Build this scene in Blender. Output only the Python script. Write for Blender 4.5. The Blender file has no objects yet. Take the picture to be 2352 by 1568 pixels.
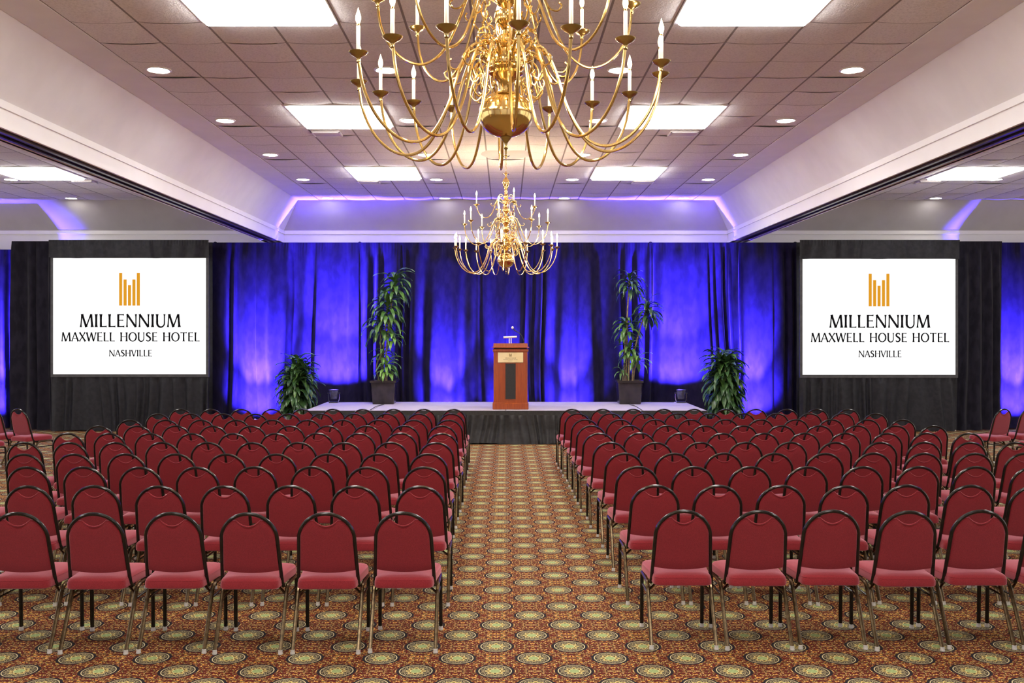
import bpy, math, random
from math import sin, cos, pi, sqrt, atan2, radians
from mathutils import Vector, Matrix, noise as mnoise

# ------------------------------------------------------------------ camera, world, exposure
S = bpy.context.scene
COL = S.collection
F = 2190.0                      # focal length in pixels of the 2352 wide frame
H = 2.01                        # camera height
VX, VY = 1162.0, 765.0          # vanishing point of the room's length
cam_d = bpy.data.cameras.new('camera')
cam_d.sensor_width = 36.0
cam_d.lens = F / 2352 * 36.0
cam_d.shift_x = (1176 - VX) / 2352
cam_d.shift_y = -(784 - VY) / 2352
cam_d.clip_end = 200
cam = bpy.data.objects.new('camera', cam_d)
COL.objects.link(cam)
cam.location = (0, 0, H)
cam.rotation_euler = (pi / 2, 0, 0)
S.camera = cam

W_STRENGTH = 1.5
world = bpy.data.worlds.new('world')
S.world = world
world.use_nodes = True
bg = world.node_tree.nodes['Background']
bg.inputs[0].default_value = (1.0, 0.93, 0.88, 1)
bg.inputs[1].default_value = W_STRENGTH

S.view_settings.view_transform = 'Standard'
S.view_settings.look = 'None'
S.view_settings.gamma = 1
S.view_settings.use_curve_mapping = False
S.view_settings.exposure = 0.12

PANEL = 19.0      # emission of the ceiling panels
DOWN = 30.0       # emission of the downlight discs
DOWN_SPOT = 30.0  # watts of each downlight
BULB = 9.0        # visible brightness of a candle bulb
BULB_W = 5.5      # watts of each candle bulb
BLUE_W = 21000.0    # watts of each blue uplight

# ------------------------------------------------------------------ node helpers
class X:
    """a value in a shader graph"""
    def __init__(s, g, sock): s.g = g; s.s = sock
    def _b(s, op, o, c=None): return s.g.m(op, s, o, c)
    def __add__(s, o): return s._b('ADD', o)
    def __radd__(s, o): return s._b('ADD', o)
    def __sub__(s, o): return s._b('SUBTRACT', o)
    def __rsub__(s, o): return s.g.m('SUBTRACT', o, s)
    def __mul__(s, o): return s._b('MULTIPLY', o)
    def __rmul__(s, o): return s._b('MULTIPLY', o)
    def __truediv__(s, o): return s._b('DIVIDE', o)
    def lt(s, o): return s._b('LESS_THAN', o)
    def gt(s, o): return s._b('GREATER_THAN', o)
    def step(s, a, b):
        n = s.g.t.nodes.new('ShaderNodeMapRange'); n.interpolation_type = 'SMOOTHSTEP'
        s.g.put(n.inputs[0], s); n.inputs[1].default_value = a; n.inputs[2].default_value = b
        return X(s.g, n.outputs[0])

class G:
    def __init__(s, mat): s.t = mat.node_tree; s.b = s.t.nodes['Principled BSDF']
    def put(s, inp, v):
        if isinstance(v, X): s.t.links.new(v.s, inp)
        elif isinstance(v, (tuple, list)) and len(v) == 3 and inp.type == 'RGBA': inp.default_value = (*v, 1)
        else: inp.default_value = v
    def m(s, op, a, b=None, c=None):
        n = s.t.nodes.new('ShaderNodeMath'); n.operation = op
        s.put(n.inputs[0], a)
        if b is not None: s.put(n.inputs[1], b)
        if c is not None: s.put(n.inputs[2], c)
        return X(s, n.outputs[0])
    def pos(s, obj=False):
        if obj:
            n = s.t.nodes.new('ShaderNodeTexCoord'); v = n.outputs['Object']
        else:
            n = s.t.nodes.new('ShaderNodeNewGeometry'); v = n.outputs['Position']
        q = s.t.nodes.new('ShaderNodeSeparateXYZ'); s.t.links.new(v, q.inputs[0])
        return X(s, v), X(s, q.outputs[0]), X(s, q.outputs[1]), X(s, q.outputs[2])
    def vec(s, x, y, z=0.0):
        n = s.t.nodes.new('ShaderNodeCombineXYZ')
        s.put(n.inputs[0], x); s.put(n.inputs[1], y); s.put(n.inputs[2], z)
        return X(s, n.outputs[0])
    def noise(s, v, scale, detail=2.0, rough=0.5):
        n = s.t.nodes.new('ShaderNodeTexNoise'); s.put(n.inputs['Vector'], v)
        n.inputs['Scale'].default_value = scale; n.inputs['Detail'].default_value = detail; n.inputs['Roughness'].default_value = rough
        return X(s, n.outputs[0])
    def mix(s, f, a, b):
        n = s.t.nodes.new('ShaderNodeMix'); n.data_type = 'RGBA'
        s.put(n.inputs[0], f); s.put(n.inputs[6], a); s.put(n.inputs[7], b)
        return X(s, n.outputs[2])
    def mixf(s, f, a, b): return a + (b - a) * f
    def bump(s, h, dist=0.01, strength=1.0):
        n = s.t.nodes.new('ShaderNodeBump'); s.put(n.inputs['Height'], h)
        n.inputs['Distance'].default_value = dist; n.inputs['Strength'].default_value = strength
        s.t.links.new(n.outputs[0], s.b.inputs['Normal'])
    def col(s, v): s.put(s.b.inputs['Base Color'], v)

def mat(name, base=(.5, .5, .5), rough=.5, metal=0.0, emit=None, estr=0.0, sheen=0.0, spec=None, coat=0.0):
    m = bpy.data.materials.new(name); m.use_nodes = True
    b = m.node_tree.nodes['Principled BSDF']
    b.inputs['Base Color'].default_value = (*base, 1)
    b.inputs['Roughness'].default_value = rough
    b.inputs['Metallic'].default_value = metal
    if emit: b.inputs['Emission Color'].default_value = (*emit, 1); b.inputs['Emission Strength'].default_value = estr
    if sheen: b.inputs['Sheen Weight'].default_value = sheen; b.inputs['Sheen Roughness'].default_value = .45
    if spec is not None: b.inputs['Specular IOR Level'].default_value = spec
    if coat: b.inputs['Coat Weight'].default_value = coat; b.inputs['Coat Roughness'].default_value = .2
    return m

M = {}
def speckled(key, a, b, scale, rough, obj=True, bump=0.0, **k):
    m = mat(key, a, rough, **k); g = G(m); P, x, y, z = g.pos(obj)
    n = g.noise(P, scale, 3)
    g.col(g.mix(n.step(.35, .65), a, b))
    if bump: g.bump(n, bump, .6)
    M[key] = m
    return m

# --- carpet: medallions on a centred lattice over a mirrored scroll ground
def carpet():
    m = mat('carpet', rough=.95, spec=.15); g = G(m); P, x, y, z = g.pos()
    a, b = .472, .448
    ux = g.m('PINGPONG', (x - .644) / a, .5) * a
    vy = g.m('PINGPONG', (y - 5.90) / b, .5) * b
    hx, hy = a / 2 - ux, b / 2 - vy
    d1 = g.m('SQRT', ux * ux + vy * vy); d2 = g.m('SQRT', hx * hx + hy * hy)
    d = g.m('MINIMUM', d1, d2); c = d2.lt(d1)
    lx = g.mixf(c, ux, hx); ly = g.mixf(c, vy, hy)
    ang = g.m('ARCTAN2', ly, lx)
    v = g.vec(ux, vy)
    n1 = g.noise(v, 46, 1.2); n2 = g.noise(g.vec(ux + 3.1, vy * 1.3), 58, 1.0); n3 = g.noise(g.vec(ux, vy + 7.7), 85, 1.0)
    n4 = g.noise(g.vec(lx, ly, 4.0), 150, 1.0)
    n5 = g.noise(g.vec(ux + 1.7, vy + 2.2), 95, 0.5)
    k = g.mix(n3.step(.55, .60), (.110, .013, .010), (.035, .009, .008))
    k = g.mix(n2.step(.58, .605), k, (.17, .145, .045))
    k = g.mix(n1.step(.612, .628), k, (.46, .145, .020))
    k = g.mix(n1.step(.64, .655), k, (.62, .31, .055))
    k = g.mix(n5.step(.64, .67), k, (.70, .50, .20))
    # medallion
    edge = d + (n3 - .5) * .03
    k = g.mix(edge.step(.120, .113), k, (.014, .012, .018))
    lace = g.mix((n4 - d * 1.1).step(.42, .47), (.018, .014, .015), (.42, .36, .20))
    k = g.mix(d.step(.089, .086), k, lace)
    ring = g.m('ABSOLUTE', d - .0965)
    k = g.mix(ring.step(.0040, .0026), k, (.52, .45, .27))
    pet = g.m('COSINE', ang * 8) * .009 + .050
    k = g.mix((d - pet).step(.003, 0.0), k, (.60, .48, .17))
    k = g.mix((d - pet + .010).step(.003, 0.0), k, (.10, .06, .02))
    k = g.mix(d.step(.035, .033), k, (.60, .58, .28))
    green = g.mix(n4.step(.45, .6), (.32, .42, .19), (.22, .29, .12))
    k = g.mix(d.step(.031, .029), k, green)
    g.col(k)
    g.bump(g.noise(P, 400, 1), .002, .4)
    M['carpet'] = m
carpet()

def ceiling_tile():
    m = mat('ceiling_tile', rough=.9, spec=.2); g = G(m); P, x, y, z = g.pos()
    p, q = .61, .622
    fx = g.m('PINGPONG', (x - .305) / p, .5); fy = g.m('PINGPONG', (y - 8.67) / q, .5)   # 0 on a grid line
    line = g.m('MINIMUM', fx * p, fy * q * 1.6)
    n = g.noise(P, 48, 4, .7)
    k = g.mix(n.step(.36, .56), (.72, .69, .68), (.86, .83, .82))
    cell = g.t.nodes.new('ShaderNodeTexWhiteNoise'); cell.noise_dimensions = '2D'
    g.put(cell.inputs['Vector'], g.vec(g.m('FLOOR', (x - .305) / p), g.m('FLOOR', (y - 8.67) / q)))
    tone = X(g, cell.outputs[0])
    k = g.mix(tone * .35, k, (.66, .63, .62))
    k = g.mix(line.step(.014, .009), k, (.30, .27, .26))
    g.col(k)
    g.bump(n, .006, 1.0)
    M['ceiling_tile'] = m
ceiling_tile()

def fabric(key, a, b, sheen, tint):
    m = mat(key, a, .85, sheen=sheen, spec=.2); g = G(m); P, x, y, z = g.pos(True)
    n = g.noise(P, 260, 2, .6); big = g.noise(P, 9, 2)
    g.col(g.mix(n.step(.3, .7) * .8 + big * .2, a, b))
    m.node_tree.nodes['Principled BSDF'].inputs['Sheen Tint'].default_value = (*tint, 1)
    g.bump(n, .0015, .6)
    M[key] = m
fabric('red_fabric', (.17, .011, .016), (.27, .021, .030), .8, (1.0, .50, .60))

def velvet(key, a, b):
    m = mat(key, a, .9, spec=.05, sheen=.08); g = G(m); P, x, y, z = g.pos()
    n = g.noise(g.vec(x * 3.0, y * 3.0, z * 1.5), 3, 2, .5); w = g.noise(P, 220, 1)
    g.col(g.mix(n.step(.35, .65), a, b))
    g.bump(n * .5 + w * .1, .005, .25)
    M[key] = m
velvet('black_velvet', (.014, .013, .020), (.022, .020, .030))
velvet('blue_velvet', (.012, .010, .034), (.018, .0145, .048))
speckled('black_poly', (.010, .010, .014), (.018, .018, .024), 12, .6, spec=.32)
speckled('black_satin', (.014, .014, .016), (.024, .024, .027), 12, .55, spec=.45)

def wood(key, a, b, c):
    m = mat(key, a, .35, coat=.3); g = G(m); P, x, y, z = g.pos(True)
    n = g.noise(g.vec(x * 14, y * 14, z * 1.2), 2.2, 4, .6)
    f = g.noise(g.vec(x * 90, y * 90, z * 3), 2, 2)
    k = g.mix(n.step(.3, .7), a, b)
    g.col(g.mix(f.step(.55, .75) * .5, k, c))
    M[key] = m
wood('cherry_wood', (.24, .040, .008), (.33, .066, .012), (.13, .020, .005))

def leafmat(key, a, b, c):
    m = mat(key, a, .32, spec=.5); g = G(m); P, x, y, z = g.pos(True)
    n = g.noise(P, 6, 2); r = g.noise(P, 30, 2)
    k = g.mix(n.step(.35, .68), a, b)
    g.col(g.mix(r.step(.58, .75) * .6, k, c))
    M[key] = m
leafmat('leaf_dark', (.022, .060, .022), (.055, .13, .04), (.16, .24, .07))
leafmat('leaf_mid', (.05, .13, .03), (.11, .24, .05), (.22, .34, .09))
leafmat('leaf_light', (.10, .26, .04), (.20, .40, .07), (.30, .46, .12))
speckled('cane_bark', (.18, .13, .06), (.30, .24, .12), 40, .8, bump=.004)
speckled('soil', (.16, .11, .10), (.42, .33, .32), 60, .95, bump=.02)
speckled('pot_glaze', (.020, .016, .017), (.034, .026, .027), 6, .22)
speckled('grey_pot', (.30, .29, .28), (.40, .39, .37), 20, .6)
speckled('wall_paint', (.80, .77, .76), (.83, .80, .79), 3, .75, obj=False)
speckled('header_grey', (.52, .49, .49), (.55, .52, .52), 3, .75, obj=False)  # even grey, darker than the walls, for the end header and medallion
speckled('trim_paint', (.90, .88, .87), (.92, .90, .89), 3, .5, obj=False)
speckled('stage_carpet', (.40, .36, .42), (.50, .46, .52), 90, .95, bump=.002)
speckled('track_bronze', (.06, .04, .035), (.10, .07, .06), 5, .35, metal=.7)
speckled('bronze_metal', (.085, .058, .030), (.15, .105, .055), 35, .25, metal=.8)
speckled('black_metal', (.010, .009, .009), (.020, .017, .014), 35, .22, metal=.35)
speckled('brass', (.74, .53, .20), (.82, .61, .27), 12, .14, metal=1.0)
speckled('brass_dark', (.40, .30, .12), (.50, .38, .17), 14, .25, metal=1.0)
speckled('chrome', (.75, .74, .73), (.82, .81, .80), 20, .18, metal=1.0)
speckled('glide_plastic', (.45, .44, .42), (.56, .54, .52), 20, .35)
speckled('grille_cloth', (.012, .012, .013), (.028, .027, .028), 300, .8)
speckled('plate_gold', (.80, .66, .36), (.86, .74, .46), 5, .30, metal=.35)
speckled('plate_ink', (.24, .17, .07), (.30, .21, .09), 5, .5)
speckled('white_plastic', (.78, .76, .74), (.83, .81, .79), 10, .4)
speckled('candle_white', (.56, .53, .51), (.62, .59, .57), 10, .45)
speckled('light_frame', (.80, .79, .77), (.85, .84, .82), 10, .4)
speckled('vent_paint', (.62, .56, .55), (.67, .61, .60), 10, .6)
speckled('dark_slot', (.06, .05, .05), (.09, .07, .07), 10, .8)
speckled('rubber', (.015, .015, .015), (.025, .025, .025), 20, .7)
speckled('smoke_plastic', (.05, .05, .07), (.09, .09, .13), 10, .15, spec=.7)
speckled('screen_frame', (.045, .045, .05), (.065, .065, .07), 10, .5)
M['panel_light'] = mat('panel_light', (.9, .9, .9), .5, emit=(1.0, .965, .93), estr=PANEL)
M['down_light'] = mat('down_light', (.9, .9, .9), .5, emit=(1.0, .95, .88), estr=DOWN)
M['bulb_glow'] = mat('bulb_glow', (.9, .8, .6), .3, emit=(1.0, .80, .50), estr=BULB)
M['bulb_glow'].cycles.emission_sampling = 'NONE'
M['down_light'].cycles.emission_sampling = 'NONE'
M['screen_white'] = mat('screen_white', (.1, .1, .1), .8, emit=(1, 1, 1), estr=1.0, spec=0)
M['screen_ink'] = mat('screen_ink', (.010, .010, .012), .9, spec=0)
M['screen_gold'] = mat('screen_gold', (.1, .05, .01), .9, emit=(.62, .27, .012), estr=1.0, spec=0)
M['blue_lens'] = mat('blue_lens', (.1, .1, .3), .2, emit=(.12, .06, 1.0), estr=3.0)
M['blue_lens'].cycles.emission_sampling = 'NONE'

# ------------------------------------------------------------------ mesh helpers
class MB:
    def __init__(s): s.v = []; s.f = []
    def add(s, vs, fs):
        o = len(s.v); s.v += [tuple(p) for p in vs]; s.f += [tuple(i + o for i in f) for f in fs]
        return s
    def box(s, x0, x1, y0, y1, z0, z1):
        return s.add([(x0, y0, z0), (x1, y0, z0), (x1, y1, z0), (x0, y1, z0), (x0, y0, z1), (x1, y0, z1), (x1, y1, z1), (x0, y1, z1)],
                     [(0, 3, 2, 1), (4, 5, 6, 7), (0, 1, 5, 4), (1, 2, 6, 5), (2, 3, 7, 6), (3, 0, 4, 7)])
    def cbox(s, cx, cy, cz, sx, sy, sz): return s.box(cx - sx / 2, cx + sx / 2, cy - sy / 2, cy + sy / 2, cz - sz / 2, cz + sz / 2)
    def bbox(s, x0, x1, y0, y1, z0, z1, c):
        """box with chamfered edges, stacked as rings"""
        def ring(i, z):
            a, b, p, q = x0 + i, x1 - i, y0 + i, y1 - i
            return [(a + c, p, z), (b - c, p, z), (b, p + c, z), (b, q - c, z), (b - c, q, z), (a + c, q, z), (a, q - c, z), (a, p + c, z)]
        return s.rings([ring(c, z0), ring(0, z0 + c), ring(0, z1 - c), ring(c, z1)], True, True)
    def rings(s, R, cap0=False, cap1=False, closed=True):
        n = len(R[0]); vs = [p for r in R for p in r]; fs = []
        for i in range(len(R) - 1):
            for j in range(n if closed else n - 1):
                k = (j + 1) % n
                fs.append((i * n + j, i * n + k, (i + 1) * n + k, (i + 1) * n + j))
        if cap0: fs.append(tuple(range(n - 1, -1, -1)))
        if cap1: fs.append(tuple((len(R) - 1) * n + j for j in range(n)))
        return s.add(vs, fs)
    def lathe(s, prof, n=20, c=(0, 0, 0), cap0=True, cap1=True):
        R = [[(c[0] + r * cos(2 * pi * j / n), c[1] + r * sin(2 * pi * j / n), c[2] + z) for j in range(n)] for r, z in prof]
        return s.rings(R, cap0, cap1)
    def tube(s, pts, r, n=8, closed=False, cap=True, flat=1.0):
        pts = [Vector(p) for p in pts]; N = len(pts); R = []
        up = None
        for i, p in enumerate(pts):
            if closed: t = pts[(i + 1) % N] - pts[i - 1]
            else: t = pts[min(i + 1, N - 1)] - pts[max(i - 1, 0)]
            t.normalize()
            if up is None:
                up = Vector((0, 0, 1)) if abs(t.z) < .9 else Vector((1, 0, 0))
            a = t.cross(up)
            if a.length < 1e-6: a = t.orthogonal()
            a.normalize(); b = a.cross(t); up = b
            rr = r[i] if isinstance(r, (list, tuple)) else r
            R.append([tuple(p + a * (rr * cos(2 * pi * j / n + pi / n)) + b * (rr * flat * sin(2 * pi * j / n + pi / n))) for j in range(n)])
        if closed: R.append(R[0])
        return s.rings(R, cap and not closed, cap and not closed)
    def surf(s, fn, nu, nv):
        vs = [fn(i / nu, j / nv) for j in range(nv + 1) for i in range(nu + 1)]
        fs = [(j * (nu + 1) + i, j * (nu + 1) + i + 1, (j + 1) * (nu + 1) + i + 1, (j + 1) * (nu + 1) + i) for j in range(nv) for i in range(nu)]
        return s.add(vs, fs)
    def mesh(s, name, m, smooth=True, angle=40):
        me = bpy.data.meshes.new(name); me.from_pydata(s.v, [], s.f); me.update()
        me.materials.append(m)
        if smooth:
            me.polygons.foreach_set('use_smooth', [True] * len(me.polygons))
            try: me.set_sharp_from_angle(angle=radians(angle))
            except Exception: pass
        return me
    def build(s, name, m, parent=None, smooth=True, angle=40):
        return link(name, s.mesh(name, m, smooth, angle), parent)

def link(name, data, parent=None):
    o = bpy.data.objects.new(name, data); COL.objects.link(o)
    if parent is not None: o.parent = parent
    return o
def tag(o, label, cat, group=None, kind=None):
    if label: o['label'] = label
    if cat: o['category'] = cat
    if group: o['group'] = group
    if kind: o['kind'] = kind
    return o
def thing(name, label, cat, loc=(0, 0, 0), rz=0.0, group=None):
    o = link(name, None); o.empty_display_size = .1; o.location = loc; o.rotation_euler = (0, 0, rz)
    return tag(o, label, cat, group)
def struct(o): o['kind'] = 'structure'; return o
KIDS = {}
def index_children():
    KIDS.clear()
    for o in bpy.data.objects:
        if o.parent: KIDS.setdefault(o.parent.name, []).append(o)
def copy_tree(o, parent=None):
    c = o.copy(); COL.objects.link(c)
    if parent is not None: c.parent = parent
    for k in KIDS.get(o.name, []): copy_tree(k, c)
    return c
def crom(P, per=6):
    """Catmull-Rom through the points"""
    P = [Vector(p) for p in P]; Q = [P[0] * 2 - P[1]] + P + [P[-1] * 2 - P[-2]]; out = []
    for i in range(1, len(Q) - 2):
        for k in range(per):
            t = k / per; a, b, c, d = Q[i - 1], Q[i], Q[i + 1], Q[i + 2]
            out.append(.5 * ((2 * b) + (c - a) * t + (2 * a - 5 * b + 4 * c - d) * t * t + (3 * b - a - 3 * c + d) * t ** 3))
    return out + [P[-1]]

# ------------------------------------------------------------------ the room
CZ = 4.84; TR = 4.22; BZ = 3.97; YB = 20.6; YC = 20.19; Y0 = -3.0; XW = 16.5
MB().box(-XW, XW, Y0, YB + .2, -.1, 0).build('floor', M['carpet'], smooth=False)['kind'] = 'structure'
# suspended tiles, each bowed a little between its runners (flat where a light or vent is set in)
FIX = [(x + dx, y - .622 + dy) for y in (-.04, 4.31, 8.67, 13.02, 17.38) for x in (-2.135, 2.135, -8.24, 8.24) for dx in (-.3, .3) for dy in (-.31, .31)]
FIX += [(x, 10.24 + 2.43 * i) for i in range(5) for x in (-3.73, -1.28, 1.22, 3.72, -9.1, 9.0)]
FIX += [(x, y) for x, y in ((-2.52, 13.45), (2.5, 13.45), (-2.55, 17.75), (2.55, 17.75), (-7.85, 17.75), (7.85, 17.75), (.6, 10.26), (0, 15.05), (0, 4.98))]
flat = {(math.floor((x - .305) / .61), math.floor((y - 8.67) / .622)) for x, y in FIX}
c = MB(); rt = random.Random(3)
for x0, x1 in ((-3.965, 3.965), (-XW, -5.95), (5.95, XW)):
    for ix in range(math.floor((x0 - .305) / .61), math.floor((x1 - .306) / .61) + 1):
        for iy in range(math.floor((Y0 - 8.67) / .622), math.floor((YC - 8.67) / .622) + 1):
            a0, a1 = max(.305 + ix * .61, x0), min(.915 + ix * .61, x1); b0, b1 = max(8.67 + iy * .622, Y0), min(9.292 + iy * .622, YC)
            if a1 - a0 < .01 or b1 - b0 < .01: continue
            s_ = 0 if (ix, iy) in flat else rt.uniform(.011, .018); s2 = 0 if (ix, iy) in flat else rt.uniform(0, .008)
            c.surf(lambda u, v: (a0 + (a1 - a0) * u, b1 - (b1 - b0) * v, CZ - s_ * 4 * u * (1 - u) - s2 * sin(pi * u) * sin(pi * v)), 8, 4)
    c.box(x0, x1, Y0, YC, CZ + .006, CZ + .08)
struct(c.build('ceiling', M['ceiling_tile']))
b = MB()
for x0, x1 in ((-4.4, -3.965), (3.965, 4.4), (-5.95, -5.52), (5.52, 5.95)): b.box(x0, x1, Y0, YC, CZ - .012, CZ + .08)
struct(b.build('ceiling_border', M['wall_paint'], smooth=False))
# the long beams: sloped sides above a white moulded band, a partition track underneath
for s, nm in ((-1, 'left'), (1, 'right')):
    prof = [(4.4, CZ), (4.8, TR), (4.8, BZ), (5.12, BZ), (5.12, TR), (5.52, CZ)]
    B = MB(); R = []
    for (x, z) in prof: R.append(((s * x, Y0, z), (s * x, (YC if z == CZ else YB), z)))
    for i in range(len(R) - 1): B.add([R[i][0], R[i][1], R[i + 1][1], R[i + 1][0]], [(0, 1, 2, 3)])
    struct(B.build('ceiling_beam_' + nm, M['wall_paint'], smooth=False))
    T = MB()
    for a, sgn in ((4.8, -1), (5.12, 1)):
        for d, z0, z1 in ((.012, BZ - .012, TR - .065), (.034, TR - .075, TR - .045), (.022, TR - .045, TR + .005), (.03, BZ - .014, BZ + .022)):
            xs = sorted((s * a, s * (a + sgn * d))); T.box(xs[0], xs[1], Y0, YB - .02, z0, z1)
    struct(T.build('trim_1' if s < 0 else 'trim_2', M['trim_paint'], smooth=False))
    K = MB()
    for x0, x1, z0 in ((4.835, 4.87, .035), (4.885, 4.93, .02), (4.945, 4.985, .04), (5.02, 5.028, .012)):
        xs = sorted((s * x0, s * x1)); K.box(xs[0], xs[1], Y0, YB - .05, BZ - z0, BZ + .01)
    struct(K.build('trim_3' if s < 0 else 'trim_4', M['track_bronze'], smooth=False))
# end wall with sloped header and band
w = MB().box(-XW, XW, YB, YB + .2, 0, TR + .02)
struct(w.build('wall_back', M['wall_paint'], smooth=False))
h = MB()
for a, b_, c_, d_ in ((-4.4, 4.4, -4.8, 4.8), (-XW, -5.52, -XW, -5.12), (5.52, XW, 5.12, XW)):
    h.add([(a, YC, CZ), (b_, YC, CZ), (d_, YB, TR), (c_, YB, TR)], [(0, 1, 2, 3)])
struct(h.build('wall_header', M['header_grey'], smooth=False))
struct(MB().box(-XW, XW, Y0 - .2, Y0, 0, CZ + .08).build('wall_front', M['wall_paint'], smooth=False))
t = MB()
for x0, x1 in ((-4.8, 4.8), (-XW, -5.12), (5.12, XW)):
    for d, z0, z1 in ((.012, BZ - .2, TR - .065), (.034, TR - .075, TR - .045), (.022, TR - .045, TR + .005)):
        t.box(x0, x1, YB - d, YB + .01, z0, z1)
struct(t.build('trim_5', M['trim_paint'], smooth=False))
# ------------------------------------------------------------------ ceiling lights
def panel(x, yfar, label):
    t = thing('ceiling_light', label, 'ceiling light', (x, yfar - .622, CZ), 0, 'square ceiling light panels')
    f = MB()
    for x0, x1, y0, y1 in ((-.61, .61, -.622, -.585), (-.61, .61, .585, .622), (-.61, -.575, -.585, .585), (.575, .61, -.585, .585)):
        f.box(x0, x1, y0, y1, -.022, .0)
    f.build('frame', M['light_frame'], t, smooth=False)
    MB().bbox(-.575, .575, -.585, .585, -.055, -.002, .012).build('diffuser', M['panel_light'], t, smooth=False)
rows = [(8.67, 'nearest'), (13.02, 'middle'), (17.38, 'farthest')]
for yf, nm in rows:
    for x, sd in ((-2.135, 'left'), (2.135, 'right')):
        panel(x, yf, 'glowing square ceiling panel, %s row, %s of the chandeliers' % (nm, sd))
for x, sd in ((-8.24, 'left'), (8.24, 'right')):
    panel(x, 17.38, 'glowing square ceiling panel in the side room beyond the %s beam' % sd)
for yf in (4.31, -.04):
    for x, sd in ((-2.135, 'left'), (2.135, 'right')):
        panel(x, yf, 'ceiling panel overhead behind the nearest row, %s of the near chandelier%s' % (sd, '' if yf > 1 else ', further back'))
for yf in (13.02, 8.67, 4.31):
    for x, sd in ((-8.24, 'left'), (8.24, 'right')):
        panel(x, yf, 'side room ceiling panel beyond the %s beam, %s row' % (sd, {13.02: 'second', 8.67: 'third', 4.31: 'fourth'}[yf]))

def downlight(x, y, label):
    t = thing('recessed_downlight', label, 'downlight', (x, y, CZ), 0, 'round recessed downlights')
    MB().lathe([(.135, 0), (.135, -.008), (.118, -.014), (.105, -.006)], 28, cap0=False, cap1=False).build('trim_ring', M['light_frame'], t)
    MB().lathe([(.108, -.002), (.104, -.009), (.001, -.010)], 28).build('lens', M['down_light'], t)
    L = bpy.data.lights.new('downlight_lamp', 'SPOT'); L.energy = DOWN_SPOT; L.spot_size = radians(95); L.spot_blend = .9
    L.color = (1.0, .93, .85); L.shadow_soft_size = .1
    lo = link('lamp', L, t); lo.location = (0, 0, -.03)
dn = ['nearest', 'second', 'third', 'fourth', 'farthest']
for i in range(5):
    for x, c_ in ((-3.73, 'outer left'), (-1.28, 'inner left'), (1.22, 'inner right'), (3.72, 'outer right')):
        downlight(x, 10.24 + 2.43 * i, 'round recessed downlight, %s one in the %s column of the ceiling' % (dn[i], c_))
for i in (3, 4):
    for x, sd in ((-9.1, 'left'), (9.0, 'right')):
        downlight(x, 10.24 + 2.43 * i, 'round downlight in the %s side room %s' % (sd, 'beside its light panel' if i == 3 else 'close to the end wall'))

def vent(x, y, sx, sy, label):
    t = thing('air_vent', label, 'air vent', (x, y, CZ), 0, 'flat ceiling air vents')
    MB().bbox(-sx / 2, sx / 2, -sy / 2, sy / 2, -.03, 0, .008).build('cover', M['vent_paint'], t)
    s_ = MB()
    for x0, x1, y0, y1 in ((-sx / 2, sx / 2, -sy / 2, -sy / 2 + .02), (-sx / 2, sx / 2, sy / 2 - .02, sy / 2), (-sx / 2, -sx / 2 + .02, -sy / 2, sy / 2), (sx / 2 - .02, sx / 2, -sy / 2, sy / 2)): s_.box(x0, x1, y0, y1, -.036, -.028)
    s_.build('rim', M['trim_paint'], t, smooth=False)
vent(-2.52, 13.45, .40, .30, 'flat white air vent behind the middle row light panel, left')
vent(2.50, 13.45, .40, .30, 'flat white air vent behind the middle row light panel, right')
vent(-2.55, 17.75, .40, .26, 'flat white air vent behind the farthest row light panel, left')
vent(2.55, 17.75, .40, .26, 'flat white air vent behind the farthest row light panel, right')
vent(-7.85, 17.75, .40, .26, 'flat white air vent beside the panel in the left side room')
vent(7.85, 17.75, .40, .26, 'flat white air vent beside the panel in the right side room')
t = thing('return_grille', 'small slotted return grille set in the tiles behind the near chandelier', 'grille', (.60, 10.26, CZ))
MB().bbox(-.10, .10, -.11, .11, -.016, 0, .006).build('cover', M['vent_paint'], t)
g_ = MB()
for k in range(5): g_.box(-.045 + k * .022, -.035 + k * .022, -.05, .05, -.019, -.015)
g_.build('slots', M['dark_slot'], t, smooth=False)

# ------------------------------------------------------------------ chandeliers
ARMS = {
 'lower': [(.075, 1.43), (.105, 1.50), (.16, 1.535), (.22, 1.50), (.275, 1.39), (.34, 1.20), (.43, 1.05), (.53, .995), (.64, 1.02), (.74, 1.11), (.805, 1.235), (.832, 1.37)],
 'middle': [(.05, 1.79), (.085, 1.85), (.14, 1.87), (.195, 1.82), (.25, 1.68), (.33, 1.52), (.43, 1.443), (.53, 1.455), (.615, 1.525), (.668, 1.63), (.687, 1.75)],
 'upper': [(.035, 2.09), (.065, 2.15), (.11, 2.165), (.155, 2.12), (.195, 2.01), (.255, 1.90), (.335, 1.855), (.41, 1.88), (.465, 1.95), (.49, 2.03)],
}
ARMS = {k: [(r * .97, z) for r, z in v] for k, v in ARMS.items()}
def spiral(cr, cz, r0, r1, a0, a1, n=16):
    return [(cr + (r0 + (r1 - r0) * i / n) * cos(radians(a0 + (a1 - a0) * i / n)), 0, cz + (r0 + (r1 - r0) * i / n) * sin(radians(a0 + (a1 - a0) * i / n))) for i in range(n + 1)]
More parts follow.
